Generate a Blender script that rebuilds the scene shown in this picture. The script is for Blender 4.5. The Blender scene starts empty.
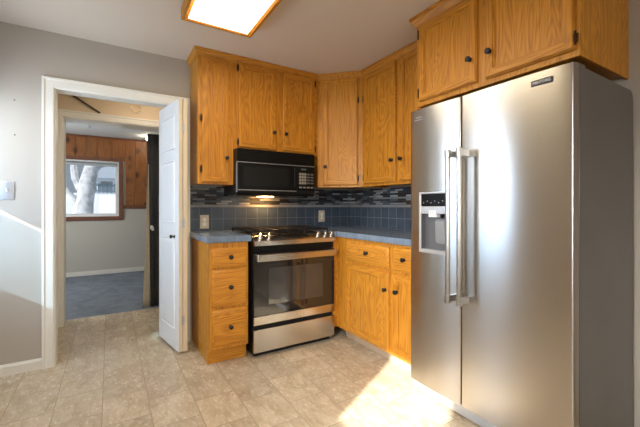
import bpy, bmesh, math, random
from mathutils import Vector, Matrix
random.seed(7)
S = bpy.context.scene
COL = S.collection
PI = math.pi
R = math.radians

# ------------------------------------------------------------------ camera
cam_d = bpy.data.cameras.new('camera')
cam = bpy.data.objects.new('camera', cam_d)
COL.objects.link(cam)
cam.location = (-2.3375, -3.1643, 1.1717)
cam.rotation_euler = (R(90), 0, -0.5494)
cam_d.sensor_width = 36
cam_d.lens = 343.38 / 640 * 36
cam_d.shift_y = -7.0 / 640
cam_d.clip_start = 0.05
S.camera = cam

# ------------------------------------------------------------------ colour management, world, sun, daylight and fill lights
S.view_settings.view_transform = 'Standard'
S.view_settings.look = 'None'
S.view_settings.gamma = 1
S.view_settings.use_curve_mapping = False
S.view_settings.exposure = 0.0

world = bpy.data.worlds.new('sky')
S.world = world
world.use_nodes = True
bg = world.node_tree.nodes['Background']
bg.inputs[0].default_value = (0.72, 0.86, 1.0, 1)
bg.inputs[1].default_value = 1.3


def light(name, kind, loc, energy, color, rot=None, aim=None, size=None, size_y=None, angle=None, spread=None):
    d = bpy.data.lights.new(name, kind)
    d.energy = energy
    d.color = color
    if size is not None:
        if kind == 'AREA':
            d.shape = 'RECTANGLE'
            d.size = size
            d.size_y = size_y if size_y else size
        else:
            d.shadow_soft_size = size
    if angle is not None:
        d.angle = angle
    if spread is not None and kind == 'AREA':
        d.spread = spread
    o = bpy.data.objects.new(name, d)
    COL.objects.link(o)
    o.location = loc
    if aim is not None:
        o.rotation_euler = Vector(aim).to_track_quat('-Z', 'Y').to_euler()
    if rot is not None:
        o.rotation_euler = rot
    return o


SUN_DIR = (0.889, 0.458, -0.556)
light('sun', 'SUN', (-8, -6, 6), 20.0, (1.0, 0.95, 0.88), aim=SUN_DIR, angle=R(0.9))
DAY = (0.80, 0.90, 1.0)
light('assumed_door_daylight', 'AREA', (-3.30, -0.47, 1.1), 21, DAY, aim=(1, 0, -0.30), size=0.74, size_y=1.8)  # added area light just outside the assumed back door
light('assumed_window_daylight', 'AREA', (-3.30, -2.91, 1.55), 29, (0.98, 0.97, 0.97), spread=R(75), aim=(1, 0.62, -0.55), size=0.6, size_y=0.8)  # added area light at the assumed side window, aimed at the base cabinets
light('front_fill_light', 'AREA', (-1.9, -5.12, 1.25), 40, (1.0, 0.90, 0.78), aim=(0, 1, -0.45), size=1.6, size_y=0.8)  # added warm fill, shining through the made-up window behind the camera
light('den_side_fill', 'AREA', (-4.28, 2.5, 1.45), 75, (0.88, 0.94, 1.0), aim=(1, 0.1, -0.25), size=1.1, size_y=1.1)  # added fill light; the den's left wall has no window
light('passage_fill_light', 'AREA', (-2.0, 0.55, 2.43), 4, (1.0, 0.84, 0.64), aim=(0, 0, -1), size=0.2, size_y=0.2)  # added unseen warm fill to brighten the peach wall; no lamp fixture here

# ------------------------------------------------------------------ node materials


def new_mat(name):
    m = bpy.data.materials.new(name)
    m.use_nodes = True
    nt = m.node_tree
    b = nt.nodes['Principled BSDF']
    return m, nt, b


def N(nt, typ, **kw):
    n = nt.nodes.new(typ)
    for k, v in kw.items():
        if k.startswith('i_'):
            n.inputs[k[2:].replace('_', ' ')].default_value = v
        else:
            setattr(n, k, v)
    return n


def L(nt, a, b):
    nt.links.new(a, b)


def ramp(nt, src, stops):
    r = nt.nodes.new('ShaderNodeValToRGB')
    el = r.color_ramp.elements
    while len(el) < len(stops):
        el.new(0.5)
    for e, (p, c) in zip(el, stops):
        e.position = p
        e.color = tuple(c) + (1,)
    L(nt, src, r.inputs[0])
    return r.outputs[0]


def coords(nt, scale=(1, 1, 1), rnd=0.0, rot=(0, 0, 0), loc=(0, 0, 0)):
    tc = N(nt, 'ShaderNodeTexCoord')
    mp = N(nt, 'ShaderNodeMapping')
    mp.inputs['Scale'].default_value = scale
    mp.inputs['Rotation'].default_value = rot
    mp.inputs['Location'].default_value = loc
    if rnd:
        oi = N(nt, 'ShaderNodeObjectInfo')
        mu = N(nt, 'ShaderNodeVectorMath', operation='MULTIPLY_ADD')
        cb = N(nt, 'ShaderNodeCombineXYZ')
        for i in range(3):
            L(nt, oi.outputs['Random'], cb.inputs[i])
        L(nt, cb.outputs[0], mu.inputs[0])
        mu.inputs[1].default_value = (rnd, rnd * 1.7, rnd * 2.3)
        L(nt, tc.outputs['Object'], mu.inputs[2])
        L(nt, mu.outputs[0], mp.inputs[0])
    else:
        L(nt, tc.outputs['Object'], mp.inputs[0])
    return mp.outputs[0]


def noise(nt, vec, scale, detail=3, rough=0.55, dist=0.0):
    n = N(nt, 'ShaderNodeTexNoise')
    n.inputs['Scale'].default_value = scale
    n.inputs['Detail'].default_value = detail
    n.inputs['Roughness'].default_value = rough
    n.inputs['Distortion'].default_value = dist
    L(nt, vec, n.inputs['Vector'])
    return n.outputs[0]


def mth(nt, op, a, b=None, c=None):
    n = N(nt, 'ShaderNodeMath', operation=op)
    for i, v in enumerate((a, b, c)):
        if v is None:
            continue
        if isinstance(v, (int, float)):
            n.inputs[i].default_value = v
        else:
            L(nt, v, n.inputs[i])
    return n.outputs[0]


def mixc(nt, fac, a, b, mode='MIX'):
    n = N(nt, 'ShaderNodeMix', data_type='RGBA', blend_type=mode)
    for idx, v in ((0, fac), (6, a), (7, b)):
        if isinstance(v, (int, float)):
            n.inputs[idx].default_value = v
        elif isinstance(v, tuple):
            n.inputs[idx].default_value = v + (1,) if len(v) == 3 else v
        else:
            L(nt, v, n.inputs[idx])
    return n.outputs[2]


def bump(nt, b, height, strength=0.2, dist=0.002):
    n = N(nt, 'ShaderNodeBump')
    n.inputs['Strength'].default_value = strength
    n.inputs['Distance'].default_value = dist
    L(nt, height, n.inputs['Height'])
    L(nt, n.outputs[0], b.inputs['Normal'])


def simple(name, col, rough=0.5, metal=0.0, var=0.06, spec=0.5, scale=8, coat=0.0):
    m, nt, b = new_mat(name)
    v = coords(nt)
    f = noise(nt, v, scale, 4)
    lo = tuple(c * (1 - var) for c in col)
    hi = tuple(min(1, c * (1 + var)) for c in col)
    L(nt, ramp(nt, f, [(0.3, lo), (0.7, hi)]), b.inputs['Base Color'])
    b.inputs['Roughness'].default_value = rough
    b.inputs['Metallic'].default_value = metal
    b.inputs['Specular IOR Level'].default_value = spec
    b.inputs['Coat Weight'].default_value = coat
    return m


def oak(name, axis='z', dark=(0.30, 0.098, 0.006), light_=(0.65, 0.285, 0.028), ringy=1.0):
    m, nt, b = new_mat(name)
    if axis == 'z':
        s1, s2 = (3.6, 3.6, 0.55), (110, 110, 3.2)
    elif axis == 'x':
        s1, s2 = (0.55, 3.6, 3.6), (3.2, 110, 110)
    else:
        s1, s2 = (3.6, 0.55, 3.6), (110, 3.2, 110)
    v1 = coords(nt, s1, 9.0)
    v2 = coords(nt, s2, 9.0)
    n1 = noise(nt, v1, 1.5, 2, 0.45, 0.5)
    rings = mth(nt, 'SINE', mth(nt, 'MULTIPLY', n1, 185.0 * ringy))
    rings = mth(nt, 'MULTIPLY_ADD', rings, 0.5, 0.5)
    fine = noise(nt, v2, 1.0, 3, 0.6)
    blend = mth(nt, 'ADD', mth(nt, 'MULTIPLY', rings, 0.20), mth(nt, 'MULTIPLY', fine, 0.86))
    col = ramp(nt, blend, [(0.22, dark), (0.50, tuple(0.45 * d + 0.55 * l for d, l in zip(dark, light_))), (0.80, light_)])
    L(nt, col, b.inputs['Base Color'])
    b.inputs['Roughness'].default_value = 0.45
    b.inputs['Specular IOR Level'].default_value = 0.35
    b.inputs['Coat Weight'].default_value = 0.04
    b.inputs['Coat Roughness'].default_value = 0.25
    bump(nt, b, fine, 0.10, 0.001)
    return m


OAK = oak('oak_vertical', 'z')
OAKX = oak('oak_horizontal', 'x')
OAKY = oak('oak_along', 'y')
PINE = oak('knotty_pine', 'z', (0.13, 0.040, 0.010), (0.34, 0.130, 0.036), 0.5)
nt = PINE.node_tree
b = nt.nodes['Principled BSDF']
old = b.inputs['Base Color'].links[0].from_socket
vo = N(nt, 'ShaderNodeTexVoronoi')
vo.inputs['Scale'].default_value = 1.0
L(nt, coords(nt, (7, 1, 4.5)), vo.inputs['Vector'])
kf = ramp(nt, vo.outputs['Distance'], [(0.12, (1, 1, 1)), (0.33, (0, 0, 0))])
L(nt, mixc(nt, kf, old, (0.06, 0.018, 0.008)), b.inputs['Base Color'])
BROWNTRIM = oak('brown_window_trim', 'x', (0.10, 0.035, 0.018), (0.20, 0.075, 0.04))


def wall_mat(name, col, rough=0.75):
    m, nt, b = new_mat(name)
    v = coords(nt)
    f = noise(nt, v, 1.2, 2)
    g = noise(nt, v, 160, 2)
    lo = tuple(c * 0.97 for c in col)
    L(nt, ramp(nt, f, [(0.3, lo), (0.7, col)]), b.inputs['Base Color'])
    b.inputs['Roughness'].default_value = rough
    b.inputs['Specular IOR Level'].default_value = 0.3
    bump(nt, b, g, 0.12, 0.001)
    return m


M_WALL = wall_mat('grey_wall_paint', (0.43, 0.385, 0.325), 0.6)
M_CEIL = wall_mat('ceiling_paint', (0.66, 0.575, 0.465), 0.85)
M_PEACH = wall_mat('peach_wall_paint', (0.66, 0.53, 0.38))
M_PASS = wall_mat('cream_passage_paint', (0.66, 0.61, 0.52))
M_BEIGE = wall_mat('beige_den_paint', (0.50, 0.47, 0.41))
M_DENCEIL = wall_mat('white_ceiling_board', (0.74, 0.76, 0.74))
M_TRIM = simple('cream_trim_enamel', (0.74, 0.71, 0.635), 0.35, var=0.03, scale=3)
M_DOORW = simple('white_door_enamel', (0.80, 0.80, 0.78), 0.4, var=0.02, scale=3)
M_DOOREDGE = simple('bare_wood_door_edge', (0.74, 0.64, 0.47), 0.5, var=0.06, scale=5)
M_BLACK = simple('black_gloss_plastic', (0.006, 0.006, 0.006), 0.3, var=0.1, spec=0.15)
M_BLACKM = simple('black_matt_plastic', (0.010, 0.010, 0.010), 0.45, var=0.15, spec=0.15)
M_IRON = simple('cast_iron', (0.010, 0.010, 0.011), 0.6, spec=0.2, var=0.2, scale=40)
M_BRONZE = simple('dark_bronze', (0.035, 0.032, 0.035), 0.32, 0.7, var=0.2, scale=30)
M_HINGE = simple('brown_hinge_metal', (0.05, 0.028, 0.015), 0.4, 0.6, var=0.2, scale=30)
M_CHROME = simple('polished_chrome', (0.78, 0.77, 0.75), 0.14, 1.0, var=0.03)
M_SIDE = simple('grey_fridge_side_paint', (0.135, 0.122, 0.114), 0.32, 0.25, var=0.06, scale=4)
M_GASKET = simple('dark_gasket', (0.03, 0.03, 0.03), 0.6)
M_ALMOND = simple('almond_plastic', (0.50, 0.45, 0.34), 0.4, var=0.03)
M_PLATE = simple('grey_switch_plate', (0.36, 0.35, 0.34), 0.35, 0.3, var=0.04)
M_WHITEP = simple('white_plastic', (0.75, 0.76, 0.76), 0.35, var=0.03)
M_GREYP = simple('grey_plastic', (0.22, 0.23, 0.24), 0.4, var=0.05)
M_SILVERP = simple('silver_plastic', (0.50, 0.50, 0.50), 0.35, 0.6, var=0.04)
M_DARKSTRIP = simple('dark_strip_metal', (0.10, 0.085, 0.06), 0.4, 0.5, var=0.2, scale=20)
M_CURTAIN = simple('charcoal_curtain_cloth', (0.045, 0.048, 0.055), 0.85, var=0.2, scale=30)
M_LINING = simple('beige_curtain_lining', (0.55, 0.49, 0.38), 0.85, var=0.08, scale=20)
M_GOLD = simple('pale_gold_badge', (0.75, 0.62, 0.36), 0.3, 0.6)
M_DARKBADGE = simple('dark_badge', (0.03, 0.03, 0.045), 0.3)
M_PALE = simple('pale_lettering', (0.62, 0.62, 0.62), 0.35, 0.4)
M_SNOW = simple('snowy_ground', (0.82, 0.86, 0.92), 0.9, var=0.08, scale=0.4)
M_BARK = simple('frosted_bark', (0.50, 0.52, 0.55), 0.9, var=0.45, scale=6)
M_SIDING = simple('pale_blue_siding', (0.62, 0.70, 0.78), 0.8, var=0.05)
M_ROOF = simple('grey_roof_shingle', (0.36, 0.42, 0.50), 0.9, var=0.12)
M_HEDGE = simple('blue_grey_fence', (0.10, 0.14, 0.18), 0.9, var=0.3, scale=3)


def steel(name, col=(0.60, 0.585, 0.56), rough=0.25, aniso=0.85, rot=0.25):
    m, nt, b = new_mat(name)
    v = coords(nt, (1, 1, 60))
    f = noise(nt, v, 2, 1)
    L(nt, ramp(nt, f, [(0.2, tuple(c * 0.95 for c in col)), (0.8, col)]), b.inputs['Base Color'])
    b.inputs['Metallic'].default_value = 1.0
    b.inputs['Roughness'].default_value = rough
    b.inputs['Anisotropic'].default_value = aniso
    b.inputs['Anisotropic Rotation'].default_value = rot
    t = N(nt, 'ShaderNodeTangent', direction_type='RADIAL', axis='Z')
    L(nt, t.outputs[0], b.inputs['Tangent'])
    return m


M_STEEL = steel('brushed_stainless_steel', (0.53, 0.505, 0.47))
M_STEELR = steel('range_stainless_steel', (0.62, 0.59, 0.54), 0.25, 0.6)
M_STEELH = simple('satin_steel_handle', (0.52, 0.50, 0.47), 0.30, 1.0, var=0.04, scale=20)

# oven and microwave black glass
M_BGLASS, nt, b = new_mat('black_oven_glass')
f = noise(nt, coords(nt), 5, 2)
L(nt, ramp(nt, f, [(0.3, (0.012, 0.011, 0.010)), (0.7, (0.018, 0.016, 0.014))]), b.inputs['Base Color'])
b.inputs['Roughness'].default_value = 0.06
b.inputs['Specular IOR Level'].default_value = 0.9
M_OGLASS, nt, b = new_mat('oven_window_glass')
f = noise(nt, coords(nt), 5, 2)
L(nt, ramp(nt, f, [(0.3, (0.035, 0.033, 0.030)), (0.7, (0.045, 0.042, 0.038))]), b.inputs['Base Color'])
b.inputs['Roughness'].default_value = 0.05
b.inputs['Specular IOR Level'].default_value = 1.0

# window glass: thin pane, clear, or tinted so the bright view outside looks dimmer
def pane_mat(name, tint):
    m, nt, b = new_mat(name)
    nt.nodes.remove(b)
    out = nt.nodes['Material Output']
    tr = N(nt, 'ShaderNodeBsdfTransparent')
    tr.inputs[0].default_value = tint + (1,)
    gl = N(nt, 'ShaderNodeBsdfGlossy')
    gl.inputs['Roughness'].default_value = 0.02
    fr = N(nt, 'ShaderNodeFresnel')
    fr.inputs[0].default_value = 1.25
    mx = N(nt, 'ShaderNodeMixShader')
    L(nt, fr.outputs[0], mx.inputs[0])
    L(nt, tr.outputs[0], mx.inputs[1])
    L(nt, gl.outputs[0], mx.inputs[2])
    L(nt, mx.outputs[0], out.inputs[0])
    return m


M_GLASS = pane_mat('window_glass', (0.95, 0.97, 0.98))
M_DIMGLASS = pane_mat('dimming_window_glass', (0.52, 0.53, 0.54))  # darker tint stands in for a lower exposure outdoors


def sheer(name, pass_, col):
    m, nt, b = new_mat(name)
    nt.nodes.remove(b)
    out = nt.nodes['Material Output']
    tr = N(nt, 'ShaderNodeBsdfTransparent')
    tr.inputs[0].default_value = (0.66, 0.84, 1.0, 1)
    tl = N(nt, 'ShaderNodeBsdfTranslucent')
    f = noise(nt, coords(nt, (300, 300, 300)), 1, 2)
    L(nt, ramp(nt, f, [(0.3, tuple(c * 0.92 for c in col)), (0.7, col)]), tl.inputs[0])
    mx = N(nt, 'ShaderNodeMixShader')
    mx.inputs[0].default_value = 1 - pass_
    L(nt, tr.outputs[0], mx.inputs[1])
    L(nt, tl.outputs[0], mx.inputs[2])
    L(nt, mx.outputs[0], out.inputs[0])
    return m


M_BEAMFILTER = sheer('beam_filter_cloth', 0.56, (0.72, 0.82, 0.96))  # added cloth that weakens the sunbeam and turns it bluish
M_BEAMBLOCK = sheer('white_beam_blocker_cloth', 0.0, (0.70, 0.80, 0.94))  # added cloth that stops the direct sunbeam


def emit(name, col, strength, var=0.0):
    m, nt, b = new_mat(name)
    nt.nodes.remove(b)
    out = nt.nodes['Material Output']
    e = N(nt, 'ShaderNodeEmission')
    f = noise(nt, coords(nt), 3.5, 2)
    L(nt, ramp(nt, f, [(0.3, tuple(c * (1 - var) for c in col)), (0.65, col)]), e.inputs[0])
    e.inputs[1].default_value = strength
    L(nt, e.outputs[0], out.inputs[0])
    return m


M_DIFFUSER = emit('lit_ceiling_light_diffuser', (1.0, 0.84, 0.60), 4.0, 0.06)
M_BULB = emit('lit_den_bulb', (1.0, 0.85, 0.62), 120.0)
M_HOODLAMP = emit('lit_hood_lamp', (1.0, 0.52, 0.17), 120.0)


def floor_tile():
    m, nt, b = new_mat('beige_vinyl_tile')
    tc = N(nt, 'ShaderNodeTexCoord')
    sp = N(nt, 'ShaderNodeSeparateXYZ')
    L(nt, tc.outputs['Object'], sp.inputs[0])
    cb = N(nt, 'ShaderNodeCombineXYZ')
    L(nt, mth(nt, 'ADD', sp.outputs[1], 10.0), cb.inputs[0])
    L(nt, mth(nt, 'ADD', sp.outputs[0], 2.612 + 0.2375 * 20), cb.inputs[1])
    br = N(nt, 'ShaderNodeTexBrick', offset=0.5, squash=1.0)
    br.inputs['Scale'].default_value = 1.0
    br.inputs['Brick Width'].default_value = 0.31
    br.inputs['Row Height'].default_value = 0.2375
    br.inputs['Mortar Size'].default_value = 0.0028
    br.inputs['Mortar Smooth'].default_value = 0.3
    br.inputs['Color1'].default_value = (0, 0, 0, 1)
    br.inputs['Color2'].default_value = (1, 1, 1, 1)
    br.inputs['Mortar'].default_value = (0.5, 0.5, 0.5, 1)
    L(nt, cb.outputs[0], br.inputs['Vector'])
    # swirl of stone pattern, shifted per tile
    vm = N(nt, 'ShaderNodeVectorMath', operation='MULTIPLY_ADD')
    L(nt, br.outputs['Color'], vm.inputs[0])
    vm.inputs[1].default_value = (7, 5, 3)
    L(nt, tc.outputs['Object'], vm.inputs[2])
    mpf = N(nt, 'ShaderNodeMapping')
    mpf.inputs['Scale'].default_value = (1.7, 0.75, 1)
    mpf.inputs['Rotation'].default_value = (0, 0, 0.5)
    L(nt, vm.outputs[0], mpf.inputs[0])
    n1 = noise(nt, mpf.outputs[0], 7.5, 7, 0.66, 0.9)
    n2 = noise(nt, mpf.outputs[0], 38, 4, 0.6, 0.3)
    base = ramp(nt, n1, [(0.30, (0.31, 0.235, 0.15)), (0.46, (0.47, 0.375, 0.255)), (0.58, (0.55, 0.455, 0.325)), (0.72, (0.64, 0.54, 0.40))])
    base = mixc(nt, 0.28, base, ramp(nt, n2, [(0.35, (0.36, 0.28, 0.19)), (0.65, (0.60, 0.50, 0.37))]))
    tone = ramp(nt, br.outputs['Color'], [(0.0, (0.89, 0.88, 0.865)), (1.0, (1.07, 1.05, 1.02))])
    base = mixc(nt, 1.0, base, tone, 'MULTIPLY')
    col = mixc(nt, br.outputs['Fac'], base, (0.31, 0.24, 0.165))
    L(nt, col, b.inputs['Base Color'])
    L(nt, mth(nt, 'MULTIPLY_ADD', n2, 0.12, 0.20), b.inputs['Roughness'])
    b.inputs['Specular IOR Level'].default_value = 0.55
    h = mth(nt, 'SUBTRACT', mth(nt, 'MULTIPLY', n1, 0.4), br.outputs['Fac'])
    bump(nt, b, h, 0.08, 0.002)
    return m


M_FLOOR = floor_tile()


def square_tile(name, plane, tile, cols, grout, rough=0.2, gsize=0.003, off=0.0, org=(0, 0), bw=None):
    """square or brick tiles in a plane: 'xy', 'xz' or 'yz' of object space"""
    m, nt, b = new_mat(name)
    tc = N(nt, 'ShaderNodeTexCoord')
    sp = N(nt, 'ShaderNodeSeparateXYZ')
    L(nt, tc.outputs['Object'], sp.inputs[0])
    ia, ib = {'xy': (0, 1), 'xz': (0, 2), 'yz': (1, 2)}[plane]
    cb = N(nt, 'ShaderNodeCombineXYZ')
    L(nt, mth(nt, 'ADD', sp.outputs[ia], org[0] + tile * 0 + 20 * (bw or tile)), cb.inputs[0])
    L(nt, mth(nt, 'ADD', sp.outputs[ib], org[1] + 20 * tile), cb.inputs[1])
    br = N(nt, 'ShaderNodeTexBrick', offset=off)
    br.inputs['Scale'].default_value = 1.0
    br.inputs['Brick Width'].default_value = bw or tile
    br.inputs['Row Height'].default_value = tile
    br.inputs['Mortar Size'].default_value = gsize
    br.inputs['Mortar Smooth'].default_value = 0.2
    br.inputs['Color1'].default_value = (0, 0, 0, 1)
    br.inputs['Color2'].default_value = (1, 1, 1, 1)
    br.inputs['Mortar'].default_value = (0.5, 0.5, 0.5, 1)
    L(nt, cb.outputs[0], br.inputs['Vector'])
    f = noise(nt, tc.outputs['Object'], 14, 3)
    n = len(cols)
    rp = ramp(nt, br.outputs['Color'], [(i / max(1, n - 1), c) for i, c in enumerate(cols)])
    if n > 3:
        rp.node.color_ramp.interpolation = 'CONSTANT'
    base = mixc(nt, 1.0, rp, ramp(nt, f, [(0.3, (0.82, 0.82, 0.84)), (0.7, (1.12, 1.12, 1.10))]), 'MULTIPLY')
    L(nt, mixc(nt, br.outputs['Fac'], base, grout), b.inputs['Base Color'])
    L(nt, mth(nt, 'MULTIPLY_ADD', br.outputs['Fac'], 0.5, rough), b.inputs['Roughness'])
    bump(nt, b, mth(nt, 'SUBTRACT', 1.0, br.outputs['Fac']), 0.25, 0.002)
    return m


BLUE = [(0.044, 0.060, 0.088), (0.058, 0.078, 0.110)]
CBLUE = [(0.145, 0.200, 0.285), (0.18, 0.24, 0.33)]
MOS = [(0.020, 0.017, 0.018), (0.07, 0.085, 0.10), (0.03, 0.024, 0.022), (0.19, 0.20, 0.21), (0.035, 0.042, 0.055), (0.30, 0.31, 0.31), (0.026, 0.022, 0.022)]
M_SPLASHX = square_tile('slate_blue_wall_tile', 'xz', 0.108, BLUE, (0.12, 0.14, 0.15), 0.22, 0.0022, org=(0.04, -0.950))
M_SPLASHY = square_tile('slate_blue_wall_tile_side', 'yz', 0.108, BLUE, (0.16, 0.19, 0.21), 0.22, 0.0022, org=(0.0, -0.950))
M_MOSX = square_tile('glass_mosaic', 'xz', 0.0185, MOS, (0.02, 0.02, 0.022), 0.15, 0.0016, off=0.37, org=(0, -1.19), bw=0.105)
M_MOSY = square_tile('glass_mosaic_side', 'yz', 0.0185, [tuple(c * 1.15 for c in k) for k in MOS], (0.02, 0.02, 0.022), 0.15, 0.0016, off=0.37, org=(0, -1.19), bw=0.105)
M_LINER = simple('grey_liner_tile', (0.24, 0.24, 0.235), 0.25, var=0.15, scale=12)
M_COUNTER = square_tile('blue_counter_tile', 'xy', 0.152, CBLUE, (0.10, 0.13, 0.15), 0.22, 0.003, org=(0.02, 0.022))
M_COUNTERX = square_tile('blue_counter_edge_tile', 'xz', 0.152, CBLUE, (0.10, 0.13, 0.15), 0.22, 0.003, org=(0.02, 0.04))
M_COUNTERY = square_tile('blue_counter_edge_tile_side', 'yz', 0.152, CBLUE, (0.10, 0.13, 0.15), 0.22, 0.003, org=(0.022, 0.04))

# carpet
M_CARPET, nt, b = new_mat('blue_grey_carpet')
v = coords(nt)
f1 = noise(nt, v, 4, 4, 0.6, 0.6)
f2 = noise(nt, v, 140, 2)
c1 = ramp(nt, f1, [(0.35, (0.11, 0.135, 0.165)), (0.65, (0.23, 0.255, 0.285))])
L(nt, mixc(nt, 0.4, c1, ramp(nt, f2, [(0.3, (0.05, 0.065, 0.09)), (0.7, (0.24, 0.27, 0.32))])), b.inputs['Base Color'])
b.inputs['Roughness'].default_value = 0.95
bump(nt, b, f2, 0.6, 0.006)

# ------------------------------------------------------------------ mesh helpers


class MB:
    def __init__(self):
        self.bm = bmesh.new()

    def box(self, x0, x1, y0, y1, z0, z1, mat=0):
        v = [self.bm.verts.new(p) for p in ((x0, y0, z0), (x1, y0, z0), (x1, y1, z0), (x0, y1, z0), (x0, y0, z1), (x1, y0, z1), (x1, y1, z1), (x0, y1, z1))]
        for q in ((0, 3, 2, 1), (4, 5, 6, 7), (0, 1, 5, 4), (1, 2, 6, 5), (2, 3, 7, 6), (3, 0, 4, 7)):
            f = self.bm.faces.new([v[i] for i in q])
            f.material_index = mat
        return self

    def face(self, pts, mat=0):
        f = self.bm.faces.new([self.bm.verts.new(p) for p in pts])
        f.material_index = mat
        return self

    def prism(self, pts, a0, a1, axis='z', mat=0, capmat=None):
        """polygon extruded along an axis; pts are the two other coordinates in order"""
        def mk(p, a):
            return {'z': (p[0], p[1], a), 'x': (a, p[0], p[1]), 'y': (p[0], a, p[1])}[axis]
        b0 = [self.bm.verts.new(mk(p, a0)) for p in pts]
        b1 = [self.bm.verts.new(mk(p, a1)) for p in pts]
        n = len(pts)
        for i in range(n):
            f = self.bm.faces.new((b0[i], b0[(i + 1) % n], b1[(i + 1) % n], b1[i]))
            f.material_index = mat
        for ring in (b0[::-1], b1):
            f = self.bm.faces.new(ring)
            f.material_index = mat if capmat is None else capmat
        return self

    def tube(self, pts, r, seg=12, mat=0, cap=True):
        """round tube along points; r a number or a list of radii"""
        P = [Vector(p) for p in pts]
        rr = r if isinstance(r, (list, tuple)) else [r] * len(P)
        rings = []
        up = None
        for i, p in enumerate(P):
            d = (P[min(i + 1, len(P) - 1)] - P[max(i - 1, 0)]).normalized()
            if up is None:
                up = d.orthogonal().normalized()
            up = (up - d * up.dot(d)).normalized()
            sd = d.cross(up)
            rings.append([self.bm.verts.new(p + (up * math.cos(2 * PI * k / seg) + sd * math.sin(2 * PI * k / seg)) * rr[i]) for k in range(seg)])
        for a, b2 in zip(rings, rings[1:]):
            for k in range(seg):
                f = self.bm.faces.new((a[k], a[(k + 1) % seg], b2[(k + 1) % seg], b2[k]))
                f.material_index = mat
        if cap:
            for ring in (rings[0][::-1], rings[-1]):
                f = self.bm.faces.new(ring)
                f.material_index = mat
        return self

    def lathe(self, prof, org=(0, 0, 0), axis=(0, -1, 0), seg=18, mat=0):
        """profile of (radius, distance along axis)"""
        o, a = Vector(org), Vector(axis).normalized()
        return self.tube([o + a * h for _, h in prof], [max(r, 1e-4) for r, _ in prof], seg, mat) if False else self._lathe(prof, o, a, seg, mat)

    def _lathe(self, prof, o, a, seg, mat):
        u = a.orthogonal().normalized()
        w = a.cross(u)
        rings = []
        for r, h in prof:
            r = max(r, 2e-4)
            rings.append([self.bm.verts.new(o + a * h + (u * math.cos(2 * PI * k / seg) + w * math.sin(2 * PI * k / seg)) * r) for k in range(seg)])
        for p, q in zip(rings, rings[1:]):
            for k in range(seg):
                f = self.bm.faces.new((p[k], p[(k + 1) % seg], q[(k + 1) % seg], q[k]))
                f.material_index = mat
        for ring in (rings[0][::-1], rings[-1]):
            f = self.bm.faces.new(ring)
            f.material_index = mat
        return self

    def sweep(self, path, prof, mapf, closed=False, mat=0, matf=None):
        """profile (offset to the right of the path, height) swept along a flat path with mitred corners"""
        n = len(path)
        P = [Vector(p) for p in path]
        rings = []
        for i in range(n):
            if closed:
                d0 = (P[i] - P[i - 1]).normalized()
                d1 = (P[(i + 1) % n] - P[i]).normalized()
            else:
                d0 = (P[i] - P[i - 1]).normalized() if i else (P[1] - P[0]).normalized()
                d1 = (P[i + 1] - P[i]).normalized() if i < n - 1 else d0
            n0 = Vector((d0.y, -d0.x))
            n1 = Vector((d1.y, -d1.x))
            mt = (n0 + n1)
            mt = mt / max(0.2, mt.dot(n0))
            rings.append([self.bm.verts.new(mapf(*(P[i] + mt * off), h)) for off, h in prof])
        m = len(prof)
        rng = range(n if closed else n - 1)
        for i in rng:
            a, b2 = rings[i], rings[(i + 1) % n]
            for k in range(m):
                f = self.bm.faces.new((a[k], a[(k + 1) % m], b2[(k + 1) % m], b2[k]))
                f.material_index = matf(i) if matf else mat
        if not closed:
            self.bm.faces.new(rings[0][::-1]).material_index = matf(0) if matf else mat
            self.bm.faces.new(rings[-1]).material_index = matf(n - 2) if matf else mat
        return self

    def rect_loft(self, x0, x1, z0, z1, prof, yf=0.0, mat=0, hmat=None, fill=True, back=True):
        """concentric rectangles (inset, height towards -y); horizontal runs take hmat"""
        rings = []
        for ins, h in prof:
            y = yf - h
            rings.append([self.bm.verts.new(p) for p in ((x0 + ins, y, z0 + ins), (x1 - ins, y, z0 + ins), (x1 - ins, y, z1 - ins), (x0 + ins, y, z1 - ins))])
        for a, b2 in zip(rings, rings[1:]):
            for k in range(4):
                f = self.bm.faces.new((a[k], a[(k + 1) % 4], b2[(k + 1) % 4], b2[k]))
                f.material_index = hmat if (hmat is not None and k in (0, 2)) else mat
        if fill:
            self.bm.faces.new(rings[-1]).material_index = mat
        if back:
            self.bm.faces.new(rings[0][::-1]).material_index = mat
        return self

    def build(self, name, mats, parent=None, loc=(0, 0, 0), bevel=0.0, smooth=True, segs=2, rot=None):
        bmesh.ops.recalc_face_normals(self.bm, faces=self.bm.faces[:])
        me = bpy.data.meshes.new(name)
        self.bm.to_mesh(me)
        self.bm.free()
        if not isinstance(mats, (list, tuple)):
            mats = [mats]
        for m in mats:
            me.materials.append(m)
        o = bpy.data.objects.new(name, me)
        COL.objects.link(o)
        o.location = loc
        if rot:
            o.rotation_euler = rot
        if parent is not None:
            o.parent = parent
        if smooth:
            me.polygons.foreach_set('use_smooth', [True] * len(me.polygons))
            me.set_sharp_from_angle(angle=R(32))
        if bevel:
            md = o.modifiers.new('bevel', 'BEVEL')
            md.width = bevel
            md.segments = segs
            md.limit_method = 'ANGLE'
            md.angle_limit = R(40)
            md.harden_normals = True
        return o


def tag(o, label=None, cat=None, group=None, kind=None):
    if label:
        o['label'] = label
    if cat:
        o['category'] = cat
    if group:
        o['group'] = group
    if kind:
        o['kind'] = kind
    return o


def thing(name, label, cat, loc=(0, 0, 0), rotz=0.0, group=None):
    o = bpy.data.objects.new(name, None)
    o.empty_display_size = 0.1
    COL.objects.link(o)
    o.location = loc
    o.rotation_euler = (0, 0, rotz)
    return tag(o, label, cat, group)


def struct(o, label, cat):
    return tag(o, label, cat, kind='structure')


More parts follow.
